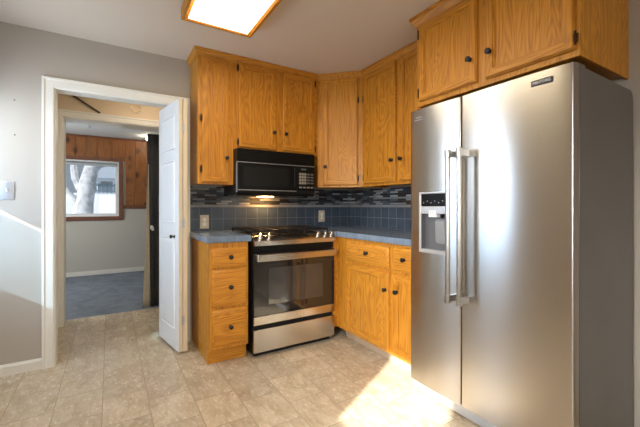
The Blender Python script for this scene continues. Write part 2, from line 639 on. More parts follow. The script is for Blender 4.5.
def text_obj(name, body, size, mat, parent, loc, rot, depth=0.0008):
    cu = bpy.data.curves.new(name, 'FONT')
    cu.body = body
    cu.size = size
    cu.align_x = 'CENTER'
    cu.align_y = 'CENTER'
    cu.extrude = depth
    tmp = bpy.data.objects.new(name + '_tmp', cu)
    COL.objects.link(tmp)
    dg = bpy.context.evaluated_depsgraph_get()
    me = bpy.data.meshes.new_from_object(tmp.evaluated_get(dg))
    bpy.data.objects.remove(tmp)
    me.materials.clear()
    me.materials.append(mat)
    o = bpy.data.objects.new(name, me)
    COL.objects.link(o)
    o.parent = parent
    o.location = loc
    o.rotation_euler = rot
    return o


def wall_cells(mb, fixed, axis, a0, a1, z0, z1, holes, mat=0):
    """wall slab with rectangular holes. axis 'y': slab between y=fixed, spanning x; axis 'x' spans y"""
    xs = sorted({a0, a1} | {h[0] for h in holes} | {h[1] for h in holes})
    zs = sorted({z0, z1} | {h[2] for h in holes} | {h[3] for h in holes})
    for i in range(len(xs) - 1):
        for j in range(len(zs) - 1):
            cx, cz = (xs[i] + xs[i + 1]) / 2, (zs[j] + zs[j + 1]) / 2
            if any(h[0] < cx < h[1] and h[2] < cz < h[3] for h in holes):
                continue
            if axis == 'y':
                mb.box(xs[i], xs[i + 1], fixed[0], fixed[1], zs[j], zs[j + 1], mat)
            else:
                mb.box(fixed[0], fixed[1], xs[i], xs[i + 1], zs[j], zs[j + 1], mat)
    return mb


# ------------------------------------------------------------------ room shell
H = 2.446
XL = -3.2          # left wall
YF = -5.0          # wall behind the camera
DEN0, DEN1 = 1.22, 3.9
struct(MB().box(XL - .1, 0.1, YF - .1, DEN0, -0.08, 0).build('floor', M_FLOOR), 'beige stone look vinyl tile kitchen floor', 'floor')
struct(MB().box(-4.3, 0.6, DEN0, DEN1 + .1, -0.08, -0.004).build('floor', M_CARPET), 'blue grey carpet of the room beyond the doorway', 'floor')
struct(MB().box(XL - .1, 0.1, YF - .1, 1.0, H, H + .08).build('ceiling', M_CEIL), 'plain off-white kitchen ceiling', 'ceiling')
dc = struct(MB().box(-4.3, 0.6, 1.2, DEN1 + .1, 2.385, 2.46).build('ceiling', M_DENCEIL), 'white board ceiling of the room beyond the doorway', 'ceiling')

DX0, DX1, DZ = -2.685, -1.81, 2.042       # kitchen doorway
w = wall_cells(MB(), (0, .12), 'y', XL - .1, 0.1, 0, H, [(DX0, DX1, -1, DZ)])
struct(w.build('wall_back', M_WALL), 'grey kitchen wall holding the doorway and the stove', 'wall')
struct(MB().box(0, .1, YF, 0, 0, H).build('wall_right', M_WALL), 'grey kitchen wall behind the refrigerator', 'wall')
BD = (-0.86, -0.08, 0.0, 2.04)            # assumed back door in the left wall
BW = (-3.235, -2.60, 1.215, 1.79)          # assumed side window in the left wall
w = wall_cells(MB(), (XL - .1, XL), 'x', YF, 0, 0, H, [(BD[0], BD[1], -1, BD[3]), BW])
struct(w.build('wall_left', M_WALL), 'grey kitchen wall left of the camera', 'wall')
FW = (-2.8, -1.0, 0.8, 2.05)
w = wall_cells(MB(), (YF - .1, YF), 'y', XL - .1, 0.1, 0, H, [FW])
struct(w.build('wall_front', M_WALL), 'grey kitchen wall behind the camera', 'wall')

# passage between the two doorways
PX0, PX1 = -2.80, -1.735
w = wall_cells(MB(), (1.0, 1.2), 'y', -4.3, 0.6, 0, H + .02, [(-2.732, -1.79, -1, 2.045)])
struct(w.build('wall_passage', M_PEACH), 'peach painted wall over the inner doorway', 'wall')
struct(MB().box(PX0 - .05, PX0, .12, 1.0, 0, H).build('wall_passage_left', M_PASS), 'cream left side of the small passage', 'wall')
struct(MB().box(PX1, PX1 + .05, .12, 1.0, 0, H).build('wall_passage_right', M_PASS), 'cream right side of the small passage', 'wall')

# casings
prof_c = [(0.0, 0.0), (0.0, 0.011), (0.006, 0.014), (0.050, 0.016), (0.056, 0.021), (0.070, 0.021), (0.070, 0.0)]


def casing(name, x0, x1, zt, yface, label, cut_r=None):
    mb = MB()
    x1o = x1
    # path runs up the right leg, over and down the left so that 'right of path' points outwards
    path = [(x1o, 0.0), (x1o, zt), (x0, zt), (x0, 0.0)]
    mb.sweep(path, prof_c, lambda a, b2, h: (a, yface - h, b2))
    return mb


c = casing('trim_1', DX0, DX1, DZ, 0.0, '')
# jamb lining
c.box(DX0 - .0, DX0 + .008, -0.002, .122, 0, DZ)
c.box(DX1 - .008, DX1, -0.002, .122, 0, DZ)
c.box(DX0 + .008, DX1 - .008, -0.002, .122, DZ - .006, DZ)
struct(c.build('trim_1', M_TRIM, smooth=False), 'cream moulded casing around the kitchen doorway', 'door casing')
c = casing('trim_2', -2.732, -1.83, 2.045, 1.0, '')
c.box(-2.732, -2.722, .998, 1.215, 0, 2.045)
c.box(-1.805, -1.79, .998, 1.215, 0, 2.045)
c.box(-2.722, -1.805, .998, 1.215, 2.037, 2.045)
struct(c.build('trim_2', M_TRIM, smooth=False), 'cream casing around the inner doorway', 'door casing')
# baseboards
bbp = [(0, 0), (0.012, 0), (0.012, .062), (0.009, .070), (0.006, .078), (0, .080)]
mb = MB().sweep([(XL + .001, YF + .2), (XL + .001, -.94)][::-1], bbp, lambda a, b2, h: (a + 0, b2, h))
mb.bm.free()
mb = MB()
mb.prism([(-.001 - o, h) for o, h in bbp], XL + .002, DX0 - .071, 'x')
struct(mb.build('baseboard_back', M_TRIM, smooth=False), 'cream baseboard left of the doorway', 'baseboard')

# den walls and far wall
WN = (-3.12, -2.20, 1.0, 1.96)
w = wall_cells(MB(), (DEN1, DEN1 + .12), 'y', -4.3, 0.6, -0.01, 2.385, [WN])
wf = struct(w.build('wall_far', M_BEIGE), 'far wall of the room beyond, beige below knotty pine', 'wall')
mb = MB()
xs = [-4.3]
while xs[-1] < 0.5:
    xs.append(xs[-1] + random.choice((.155, .19, .13, .21)))
for a, b2 in zip(xs, xs[1:]):
    for za, zb in ((1.20, 2.36),):
        if b2 < WN[0] - .07 or a > WN[1] + .0:
            mb.box(a + .003, b2 - .003, DEN1 - .018, DEN1 - .001, za, zb)
        else:
            mb.box(a + .003, min(b2, 9) - .003, DEN1 - .018, DEN1 - .001, 1.98, zb)
pan = mb.build('wood_paneling', PINE, wf, bevel=.003)
pan['label'] = 'knotty pine boards on the upper wall'
mb = MB().box(-4.3, WN[0] - .06, DEN1 - .03, DEN1 - .001, 1.135, 1.20).box(WN[1] + .06, .6, DEN1 - .03, DEN1 - .001, 1.135, 1.20)
mb.box(-4.3, .6, DEN1 - .03, DEN1 - .001, 2.352, 2.383)
mb.build('wood_rail', BROWNTRIM, wf, bevel=.004)
mb = MB().box(-4.3, .6, DEN1 - .014, DEN1 - .001, -0.004, .07)
mb.build('den_baseboard', M_TRIM, wf, bevel=.003)
w = wall_cells(MB(), (-4.4, -4.3), 'x', 1.2, DEN1 + .1, -0.01, 2.4, [])
struct(w.build('wall_den_left', M_BEIGE), 'beige left wall of the room beyond', 'wall')
struct(MB().box(.6, .7, 1.2, DEN1 + .1, -0.01, 2.4).build('wall_den_right', M_BEIGE), 'beige right wall of the room beyond', 'wall')

# den window
wn = thing('window_1', 'den window with brown frame looking onto a snowy yard', 'window', (WN[0], DEN1, WN[2]))
tag(wn, kind='structure')
ww, wh = WN[1] - WN[0], WN[3] - WN[2]
fr = [(0.0, 0.0), (0.0, .022), (.062, .028), (.066, .0)]
mb = MB().sweep([(0, 0), (0, wh), (ww, wh), (ww, 0)][::-1], fr, lambda a, b2, h: (a, -h, b2), closed=True)
mb.build('window_frame', BROWNTRIM, wn)
mb = MB().sweep([(.0, .0), (0, wh), (ww, wh), (ww, 0)], [(0.0, .0), (0.0, -.06), (.045, -.06), (.050, -.02), (.045, .0)], lambda a, b2, h: (a, -h, b2), closed=True)
mb.build('sash', M_WHITEP, wn)
MB().box(.03, ww - .03, .045, .049, .03, wh - .03).build('pane', M_DIMGLASS, wn, smooth=False)
mb = MB().box(.02, ww - .02, .0, .04, wh - .075, wh - .028).tube([(.02, .02, wh - .07), (ww - .02, .02, wh - .07)], .018)
mb.build('roller_blind', simple('pale_grey_blind', (.42, .44, .45), .7), wn)

# assumed back door with glazing and assumed side window (left wall), front window added for light
dr = thing('door_1', 'assumed white back door with tall glazing in the left wall', 'door', (XL - .055, BD[0], 0), 0)
tag(dr, kind='structure')
dw = BD[1] - BD[0]
mb = MB()
wall_cells(mb, (-.022, .022), 'x', 0.0, dw, 0.0, BD[3], [(.05, dw - .05, .76, 1.98)])
mb.build('door_leaf', M_DOORW, dr)
MB().box(-.004, 0, .05, dw - .05, .76, 1.98).build('pane', M_GLASS, dr, smooth=False)
MB().prism([(.04, .752), (dw - .36, .752), (dw - .36, 1.278), (dw - .04, 1.304), (dw - .04, 1.985), (.04, 1.985)], .0275, .0290, 'x').build('beam_blocker', M_BEAMBLOCK, dr, smooth=False)  # added unseen panel, outlined to keep the sunbeam off the bifold door
MB().box(.024, .026, dw - .38, dw - .04, .75, 1.282).build('beam_filter', M_BEAMFILTER, dr, smooth=False)  # added unseen filter that shapes the sunbeam on the back wall
wn2 = thing('window_2', 'assumed side window in the left wall letting sun in', 'window', (XL - .05, BW[0], BW[2]))
tag(wn2, kind='structure')
mb = MB()
wall_cells(mb, (-.02, .02), 'x', 0, BW[1] - BW[0], 0, BW[3] - BW[2], [(.006, BW[1] - BW[0] - .006, .008, BW[3] - BW[2] - .008)])
mb.build('window_frame', M_TRIM, wn2)
MB().box(-.004, 0, .006, BW[1] - BW[0] - .006, .008, BW[3] - BW[2] - .008).build('pane', M_GLASS, wn2, smooth=False)
wn3 = thing('window_3', 'wide window added behind the camera to light the kitchen', 'window', (FW[0], YF - .05, FW[2]))
tag(wn3, kind='structure')
mb = MB()
wall_cells(mb, (-.03, .03), 'y', 0, FW[1] - FW[0], 0, FW[3] - FW[2], [(.04, .88, .04, 1.21), (.92, 1.76, .04, 1.21)])
mb.build('window_frame', M_TRIM, wn3)
MB().box(.04, 1.76, -.004, 0, .04, 1.21).build('pane', M_GLASS, wn3, smooth=False)

# ------------------------------------------------------------------ cabinets
KNOB_PROF = [(.013, 0), (.013, .002), (.006, .004), (.0055, .012), (.011, .015), (.0155, .019), (.0165, .023), (.0145, .027), (.009, .030), (.001, .031)]


def add_knob(parent, x, z, y=-.020, mat=None):
    return MB().lathe(KNOB_PROF, (0, 0, 0), (0, -1, 0)).build('knob', mat or M_BRONZE, parent, (x, y, z))


def add_hinge(door, x, z, y=-.012):
    mb = MB().tube([(0, -.004, -.024), (0, -.004, .024)], .0045, 8)
    mb.box(-.008, .008, -.002, .004, -.020, .020)
    mb.lathe([(.003, 0), (.006, .003), (.002, .008)], (0, -.004, .024), (0, 0, 1), 8)
    mb.lathe([(.003, 0), (.006, .003), (.002, .008)], (0, -.004, -.024), (0, 0, -1), 8)
    return mb.build('hinge', M_HINGE, door, (x, y, z))


PANEL = [(0, 0), (0, .012), (.0035, .013), (.005, .0185), (.009, .021), (.043, .021), (.0445, .016), (.050, .0145), (.0515, .006), (.056, .006)]
SLAB = [(0, 0), (0, .010), (.005, .013), (.009, .014), (.016, .0195), (.020, .020)]


def cab_door(cab, x0, x1, z0, z1, knob=None, hinge=None, name='door', slab=False):
    mb = MB()
    w_, h_ = x1 - x0, z1 - z0
    mb.rect_loft(-w_ / 2, w_ / 2, -h_ / 2, h_ / 2, SLAB if slab else PANEL, 0, 1 if slab else 0, 1)
    d = mb.build(name, [OAK, OAKX], cab, ((x0 + x1) / 2, -.0008, (z0 + z1) / 2))
    if knob:
        add_knob(d, knob[0] - (x0 + x1) / 2, knob[1] - (z0 + z1) / 2)
    if hinge:
        side = hinge[0]
        for hz in hinge[1]:
            add_hinge(d, (-w_ / 2 - .005) if side == 'L' else (w_ / 2 + .005), hz - (z0 + z1) / 2)
    return d


def wall_box(cab, w_, d_, h_, name='body', lip=.018):
    """carcass with side panels, face frame lip hanging below a raised floor"""
    mb = MB()
    mb.box(0, w_, 0, .019, 0, h_)                 # face frame
    mb.box(0, .012, .019, d_, 0, h_)
    mb.box(w_ - .012, w_, .019, d_, 0, h_)
    mb.box(.012, w_ - .012, .019, d_, lip, h_)
    return mb.build(name, [OAK], cab, bevel=.0015, segs=1)


UP = 2.39        # door top line, crown above
cab = thing('wall_cabinet', 'narrow one-door oak wall cabinet at the left end of the run', 'cabinet', (-1.735, -.303, 1.355))
wall_box(cab, .29, .301, H - 1.355 - .002)
cab_door(cab, .028, .244, .016, UP - 1.355, (.226, .22), ('L', (.12, .53)))
cab = thing('wall_cabinet', 'short two-door oak wall cabinet above the black microwave', 'cabinet', (-1.4445, -.303, 1.66))
wall_box(cab, .832, .301, H - 1.66 - .002)
cab_door(cab, .040, .388, .018, UP + .012 - 1.66, (.362, .172), ('L', (.06, .69)))
cab_door(cab, .452, .792, .018, UP + .012 - 1.66, (.478, .172), ('R', (.06, .69)))

# diagonal corner cabinet: five-sided body
cab = thing('corner_wall_cabinet', 'diagonal oak corner wall cabinet with one door and left knob', 'cabinet', (-.611, -.303, 1.355), R(-45))
dl = math.hypot(.308, .308)
cm, sm = math.cos(R(45)), math.sin(R(45))


def loc2(x, y):          # world xy into the corner cabinet's frame
    dx, dy = x + .611, y + .303
    return (dx * cm - dy * sm, dx * sm + dy * cm)


poly = [loc2(*q) for q in ((-.611, -.303), (-.303, -.611), (-.002, -.611), (-.002, -.002), (-.611, -.002))]
mb = MB().prism(poly, .018, H - 1.355 - .002, 'z')
mb.box(0, dl, .0, .019, 0, .018)
mb.build('body', [OAK], cab, bevel=.0015, segs=1)
cab_door(cab, .055, dl - .045, .020, UP + .002 - 1.355, (.082, .198), ('R', (.085, .82)))

cab = thing('wall_cabinet', 'two-door oak wall cabinet between the corner and the refrigerator', 'cabinet', (-.303, -.6125, 1.355), R(-90))
wall_box(cab, .908, .301, H - 1.355 - .002)
cab_door(cab, .030, .452, .024, UP + .002 - 1.355, (.415, .206), ('L', (.085, .82)))
cab_door(cab, .496, .885, .024, UP + .002 - 1.355, (.522, .206), ('R', (.085, .82)))

cab = thing('wall_cabinet', 'large two-door oak cabinet above the refrigerator', 'cabinet', (-.56, -1.5215, 1.843), R(-90))
wall_box(cab, .948, .558, H - 1.843 - .002, lip=.02)
cab_door(cab, .030, .452, .030, .535, (.416, .168), ('L', (.085, .475)))
cab_door(cab, .506, .930, .030, .535, (.535, .168), ('R', (.078, .475)))

# crown mouldings
CRP = [(0, 2.392), (.005, 2.392), (.008, 2.398), (.011, 2.410), (.020, 2.424), (.024, 2.434), (.030, 2.437), (.030, 2.4455), (0, 2.4455)]
mb = MB().sweep([(-1.7365, -.002), (-1.7365, -.3045), (-.6116, -.3045), (-.3045, -.6116), (-.3045, -1.487)], CRP, lambda a, b2, h: (a, b2, h), matf=lambda i: 1 if i in (0, 3) else 0)
tag(mb.build('crown_molding', [OAKX, OAKY]), 'oak crown moulding along the tops of the corner cabinets', 'molding')
FC = [(0, 2.38), (.005, 2.38), (.010, 2.388), (.012, 2.398), (.024, 2.414), (.028, 2.428), (.036, 2.432), (.036, 2.4455), (0, 2.4455)]
mb = MB().sweep([(-.336, -1.520), (-.5615, -1.520), (-.5615, -2.471), (-.002, -2.471)], FC, lambda a, b2, h: (a, b2, h), matf=lambda i: 1 if i == 1 else 0)
tag(mb.build('crown_molding', [OAKX, OAKY]), 'oak crown moulding on the cabinet over the refrigerator', 'molding')

# base cabinets
cab = thing('drawer_cabinet', 'oak base cabinet with three drawers left of the stove', 'cabinet', (-1.722, -.61, 0))
mb = MB().box(0, .297, 0, .019, .112, .904).box(0, .012, .045, .607, 0, .112).box(0, .012, .019, .607, .112, .904)
mb.box(.285, .297, .045, .607, 0, .112).box(.285, .297, .019, .607, .112, .904).box(.012, .285, .019, .60, .112, .904)
mb.build('body', [OAK], cab, bevel=.0015, segs=1)
MB().box(.012, .285, .05, .062, 0, .112).build('toe_kick', [OAKX], cab)
for z0, z1, kz in ((.722, .862, .795), (.430, .706, .572), (.142, .408, .275)):
    cab_door(cab, .018, .283, z0, z1, (.153, kz), None, 'drawer', True)

cab = thing('base_cabinet', 'oak base cabinet with drawers over doors beside the refrigerator', 'cabinet', (-.60, -.655, 0), R(-90))
mb = MB().box(-.045, .925, 0, .019, .100, .904).box(0, .012, .019, .595, .100, .904).box(.913, .925, .019, .595, .1, .904).box(.012, .913, .019, .595, .1, .904)
mb.build('body', [OAK], cab, bevel=.0015, segs=1)
MB().box(-.02, .925, .088, .10, 0, .100).build('toe_kick', simple('taupe_vinyl_kick', (.42, .31, .215), .5), cab)
MB().box(-.045, -.030, -.050, -.0005, .100, .904).build('filler', [OAK], cab, bevel=.001, segs=1)
cab_door(cab, .125, .647, .716, .880, (.409, .806), None, 'drawer', True)
cab_door(cab, .692, .905, .716, .880, (.806, .806), None, 'drawer', True)
cab_door(cab, .108, .647, .122, .692, (.622, .564))
cab_door(cab, .692, .905, .122, .692, (.735, .570))

# worktops
ct = MB().prism([(-1.745, -.002), (-1.745, -.636), (-1.407, -.636), (-1.407, -.002)], .905, .951, 'z', 1, 0)
for f in ct.bm.faces:
    f.normal_update()
    if abs(f.normal.x) > .8:
        f.material_index = 2
tag(ct.build('countertop', [M_COUNTER, M_COUNTERX, M_COUNTERY], bevel=.004), 'short blue tiled countertop left of the stove', 'countertop')
ct = MB().prism([(-.644, -.002), (-.644, -.642), (-.622, -.642), (-.622, -1.580), (-.002, -1.580), (-.002, -.002)], .905, .951, 'z', 1, 0)
for f in ct.bm.faces:
    f.normal_update()
    if abs(f.normal.x) > .8:
        f.material_index = 2
tag(ct.build('countertop', [M_COUNTER, M_COUNTERX, M_COUNTERY], bevel=.004), 'blue tiled countertop running from the stove to the refrigerator', 'countertop')

# backsplashes
bs = thing('tile_backsplash', 'slate blue tile backsplash behind the stove with mosaic band', 'backsplash', (0, 0, 0))
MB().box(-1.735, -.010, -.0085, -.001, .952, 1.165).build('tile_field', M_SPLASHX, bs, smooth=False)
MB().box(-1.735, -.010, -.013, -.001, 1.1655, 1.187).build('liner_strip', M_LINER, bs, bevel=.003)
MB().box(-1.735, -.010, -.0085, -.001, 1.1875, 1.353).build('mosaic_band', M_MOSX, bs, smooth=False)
bs = thing('tile_backsplash', 'slate blue tile backsplash on the wall beside the refrigerator', 'backsplash', (0, 0, 0))
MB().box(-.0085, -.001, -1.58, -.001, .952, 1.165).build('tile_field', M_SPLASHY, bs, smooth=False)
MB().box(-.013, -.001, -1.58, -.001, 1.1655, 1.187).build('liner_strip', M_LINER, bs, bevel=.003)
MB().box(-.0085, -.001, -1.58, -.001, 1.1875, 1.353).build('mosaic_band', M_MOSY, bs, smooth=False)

# ------------------------------------------------------------------ range
rg = thing('gas_range', 'stainless slide-in gas range with black glass oven door', 'stove', (-1.400, -.668, 0))
RW = .738
MB().box(.004, RW - .004, .032, .625, .045, .925).build('body', M_BLACKM, rg, bevel=.003)
MB().box(.02, RW - .02, .05, .6, .004, .045).build('base', M_BLACKM, rg)
MB().box(0, RW, 0, .030, .045, .222).build('storage_drawer', M_STEELR, rg, bevel=.005)
od = MB().box(0, RW, .0, .030, .256, .323).build('oven_door', M_STEELR, rg, bevel=.004)
MB().box(0, RW, .001, .030, .3235, .808).build('door_glass', M_BGLASS, od, bevel=.004)
mb = MB().rect_loft(.122, RW - .118, .405, .690, [(0, 0), (0, .0006), (.004, .001)], .001)
mb.build('oven_window', M_OGLASS, od)
hb = MB().box(.008, RW - .008, -.062, -.040, .752, .806)
hb.build('handle', M_STEELR, od, bevel=.007, segs=3)
for bx in (.014, RW - .044):
    MB().box(bx, bx + .030, -.041, .0015, .760, .798).build('handle_bracket', M_STEELH, od, bevel=.003)
text_obj('emblem', 'GE', .030, M_GOLD, od, (.405, -.001, .290), (R(90), 0, 0))
MB().box(.004, RW - .004, .012, .032, .812, .866).build('vent_panel', M_BLACK, rg, bevel=.002)
# sloped control panel with front lip
mb = MB().prism([(-.022, .869), (-.022, .902), (-.014, .908), (.088, .940), (.088, .900), (.032, .869)], 0, RW, 'x')
cp = mb.build('control_panel', M_STEELR, rg, bevel=.002)
sl = math.atan2(.032, .102)
nrm = (0, -math.sin(sl), math.cos(sl))
KP = [(.021, 0), (.021, .004), (.0165, .006), (.0155, .022), (.017, .026), (.0165, .034), (.013, .037), (.002, .038)]
for kx in (.062, .137, .587, .660, .724):
    kb = MB().lathe(KP, (0, 0, 0), nrm, 20)
    kb.box(-.0022, .0022, -.016 - .012, .012, .030, .034) if False else None
    k = kb.build('knob', M_CHROME, cp, (kx, .030, .922))
mb = MB()
mb.box(.27, .50, .012, .075, -.001, .0012)
dsp = mb.build('display', M_BGLASS, cp, (0, -.0, .0))
dsp.rotation_euler = (sl, 0, 0)
dsp.location = (0, .001, .9125)
MB().box(.0, RW, .088, .625, .9255, .936).build('cooktop', M_BLACKM, rg, bevel=.003)
BURN = [(.15, .21, .045), (.15, .47, .036), (.3755, .34, .052), (.60, .21, .048), (.60, .47, .034)]
for bx, by, br_ in BURN:
    mb = MB().lathe([(br_ + .012, 0), (br_ + .012, .004), (br_, .007), (br_, .013), (br_ - .004, .017), (.002, .018)], (0, 0, 0), (0, 0, 1), 24)
    mb.build('burner', M_IRON, rg, (bx, by, .936))
for gx in (.012, .257, .502):
    gw = .237
    mb = MB()
    z0, z1 = .966, .981
    y0, y1 = .100, .605
    mb.box(gx, gx + .014, y0, y1, z0, z1).box(gx + gw - .014, gx + gw, y0, y1, z0, z1)
    mb.box(gx + .014, gx + gw - .014, y0, y0 + .014, z0, z1).box(gx + .014, gx + gw - .014, y1 - .014, y1, z0, z1)
    for yy in (.205, .345, .485):
        mb.box(gx + .014, gx + gw - .014, yy - .006, yy + .006, z0, z1 + .003)
    mb.box(gx + gw / 2 - .006, gx + gw / 2 + .006, y0 + .014, y1 - .014, z0, z1 + .003)
    for fx in (gx + .003, gx + gw - .013):
        for fy in (y0 + .002, y1 - .012):
            mb.box(fx, fx + .010, fy, fy + .010, .936, z0)
    mb.build('grate', M_IRON, rg, bevel=.003)

# ------------------------------------------------------------------ microwave
mw = thing('microwave_oven', 'black over-the-range microwave under the short cabinet', 'microwave', (-1.4445, -.395, 1.262))
MW, MH = .742, .393
MB().box(0, MW, .022, .378, .012, MH).build('body', M_BLACKM, mw, bevel=.003)
mb = MB().box(0, MW, .0, .022, .285, MH)
for k in range(5):
    mb.box(.03, MW - .03, -.003, .0, .305 + k * .016, .311 + k * .016)
mb.build('vent_grille', M_BLACK, mw, bevel=.0015)
MB().box(0, MW, -.004, .022, .2765, .2845).build('trim_strip', M_SILVERP, mw, bevel=.001, label=None) if False else MB().box(0, MW, -.003, .022, .2785, .2830).build('trim_strip', M_SILVERP, mw, bevel=.001)
MB().box(.006, .548, -.0072, -.006, .046, .0505).build('trim_strip', M_SILVERP, mw)
MB().box(-.0006, .003, -.0035, .022, .03, .276).build('edge_strip', M_GREYP, mw)
dd = MB().box(.006, .548, -.006, .022, .052, .276).build('door', M_BLACK, mw, bevel=.004)
MB().rect_loft(.055, .475, .085, .245, [(0, 0), (0, .0006), (.003, .001)], -.006).build('window', M_BLACKM, dd)
MB().tube([(.520, -.007, .075), (.520, -.028, .085), (.520, -.028, .245), (.520, -.007, .255)], .007, 10).build('handle', M_BLACKM, dd)
cpn = MB().box(.552, MW, -.004, .022, .052, .276).build('control_panel', M_BLACK, mw, bevel=.003)
MB().box(.600, .650, -.0052, -.004, .243, .256).build('display', simple('faded_display', (.10, .12, .11), .3), cpn)
text_obj('marking', '12:00', .010, simple('dim_label', (.28, .27, .24), .5), cpn, (.654, -.0058, .228), (R(90), 0, 0)) if False else None
M_KEY = simple('grey_key_plastic', (.24, .225, .19), .5)
M_KEYD = simple('dim_key_plastic', (.10, .10, .095), .5)
for r_ in range(4):
    for c_ in range(3):
        MB().box(-.011, .011, -.0012, 0, -.011, .011).build('button', M_KEY, cpn, (.588 + c_ * .026, -.004, .205 - r_ * .027), bevel=.001)
    for c_ in range(2):
        MB().box(-.016, .016, -.0012, 0, -.007, .007).build('button', M_KEYD, cpn, (.673 + c_ * .040, -.004, .205 - r_ * .027), bevel=.001)
for c_ in range(4):
    MB().box(-.014, .014, -.0012, 0, -.006, .006).build('button', M_KEY, cpn, (.592 + c_ * .040, -.004, .084), bevel=.001)
mb = MB().prism([(-.003, .030), (-.003, .0515), (.022, .0515), (.022, .0)], 0, MW, 'x')
mb.build('lower_trim', M_BLACKM, mw, bevel=.002)
MB().box(.03, MW - .03, .05, .37, .004, .0118).build('underside_grille', M_GREYP, mw, bevel=.001)
MB().box(.30, .44, .26, .32, .0005, .0038).build('hood_lamp', M_HOODLAMP, mw)

# ------------------------------------------------------------------ refrigerator
FX, FY = -.70, -1.597
fg = thing('refrigerator', 'tall stainless side-by-side refrigerator with water dispenser', 'refrigerator', (FX, FY, 0), R(-90))
FWD = .905
bd_poly = [(.060, .03), (.665, .03), (.665, 1.715), (.655, 1.750), (.632, 1.767), (.060, 1.772)]
mb = MB().prism(bd_poly, .004, FWD - .004, 'x')
mb.build('body', M_SIDE, fg, bevel=.004)
MB().box(.008, FWD - .008, .044, .060, .09, 1.765).build('gasket', M_GASKET, fg)
# lower grille
mb = MB().box(.004, FWD - .004, .030, .06, .012, .072)
for k in range(4):
    mb.box(.03, FWD - .03, .027, .030, .020 + k * .013, .026 + k * .013)
mb.build('base_grille', M_SILVERP, fg, bevel=.002)
for fx in (.06, FWD - .06):
    MB().lathe([(.018, 0), (.018, .012), (.012, .030)], (0, 0, 0), (0, 0, 1), 12).build('foot', M_BLACKM, fg, (fx, .10, 0))
for hx in (.05, FWD - .05):
    MB().box(-.04, .04, -.03, .05, 0, .016).build('hinge_cover', M_SIDE, fg, (hx, .085, 1.7725), bevel=.005)


def fridge_door(name, x0, x1, z0, z1, hole=None):
    """convex stainless door with rounded vertical edges and an optional rectangular opening"""
    nx = [0, .0015, .004, .008, .014, .03]
    wd = x1 - x0
    us = nx + [wd * k / 10 for k in range(1, 10)] + [wd - q for q in nx[::-1]]
    if hole:
        us += [hole[0] - x0, hole[1] - x0]
    us = sorted(set(round(u, 5) for u in us))

    def yfront(u):
        e = min(u, wd - u)
        rr = .006
        edge = rr - math.sqrt(max(0, rr * rr - (rr - min(e, rr)) ** 2))
        return -.007 * (1 - ((u - wd / 2) / (wd / 2)) ** 2) + edge
    zs = sorted({z0, z1} | ({hole[2], hole[3]} if hole else set()))
    mb = MB()
    bm = mb.bm
    V = {}

    def vt(i, j, back):
        key = (i, j, back)
        if key not in V:
            V[key] = bm.verts.new((x0 + us[i], .044 if back else yfront(us[i]), zs[j]))
        return V[key]
    nu, nz = len(us), len(zs)
    solid = {}
    for i in range(nu - 1):
        for j in range(nz - 1):
            um = x0 + (us[i] + us[i + 1]) / 2
            zm = (zs[j] + zs[j + 1]) / 2
            solid[i, j] = not (hole and hole[0] < um < hole[1] and hole[2] < zm < hole[3])
    for (i, j), s_ in solid.items():
        if not s_:
            continue
        bm.faces.new((vt(i, j, 0), vt(i + 1, j, 0), vt(i + 1, j + 1, 0), vt(i, j + 1, 0)))
        bm.faces.new((vt(i, j, 1), vt(i, j + 1, 1), vt(i + 1, j + 1, 1), vt(i + 1, j, 1)))
        for di, dj, a, b2 in ((-1, 0, (0, 0), (0, 1)), (1, 0, (1, 0), (1, 1)), (0, -1, (0, 0), (1, 0)), (0, 1, (0, 1), (1, 1))):
            if not solid.get((i + di, j + dj), False):
                bm.faces.new((vt(i + a[0], j + a[1], 0), vt(i + a[0], j + a[1], 1), vt(i + b2[0], j + b2[1], 1), vt(i + b2[0], j + b2[1], 0)))
    return mb.build(name, M_STEEL, fg)


DH = (.082, .284, .895, 1.258)
frz = fridge_door('freezer_door', 0, .366, .083, 1.772, DH)
frd = fridge_door('fridge_door', .371, FWD, .083, 1.772)


def handle(par, x, zlo=.655, zhi=1.475):
    mb = MB().tube([(x, -.076, zlo), (x, -.076, zhi)], .0125, 16)
    for za, zb in ((zlo - .004, zlo + .040), (zhi - .040, zhi + .004)):
        mb.tube([(x, -.076, za), (x, -.076, zb)], .0165, 16)
        zc = (za + zb) / 2
        mb.box(x - .009, x + .009, -.076, .002, zc - .017, zc + .017)
    return mb.build('handle', M_STEELH, par, bevel=.001, segs=1)


handle(frz, .342)
handle(frd, .412)
# dispenser
dp = MB().sweep([(DH[0], DH[2]), (DH[0], DH[3]), (DH[1], DH[3]), (DH[1], DH[2])], [(-.001, -.002), (-.001, .008), (.007, .009), (.011, .004), (.011, -.002)], lambda a, b2, h: (a, -h - .004, b2), closed=True)
dp.build('dispenser_frame', M_SILVERP, frz)
mb = MB()
x0, x1, z0, z1 = DH[0] + .003, DH[1] - .003, DH[2] + .003, DH[3] - .003
mb.box(x0, x1, .036, .0425, z0, z1)
mb.box(x0, x0 + .004, .0, .036, z0, z1).box(x1 - .004, x1, .0, .036, z0, z1)
mb.box(x0 + .004, x1 - .004, .0, .036, z0, z0 + .006)
mb.build('dispenser_recess', simple('dark_grey_plastic', (.10, .10, .105), .3), frz)
cpd = MB().box(x0 + .005, x1 - .005, -.004, .035, 1.175, z1).build('dispenser_panel', M_BLACK, frz, bevel=.003)
for k in range(6):
    MB().lathe([(.0028, 0), (.0028, .001), (.001, .0012)], (0, 0, 0), (0, -1, 0), 10).build('indicator', M_PALE, cpd, (x0 + .026 + k * .028, -.004, 1.194 + (.010 if k % 2 else 0)))
MB().box(x0 + .005, x1 - .005, -.003, .035, 1.128, 1.173).build('dispenser_band', M_SILVERP, frz, bevel=.003)
mb = MB().box(.145, .205, -.001, .034, 1.108, 1.1275)
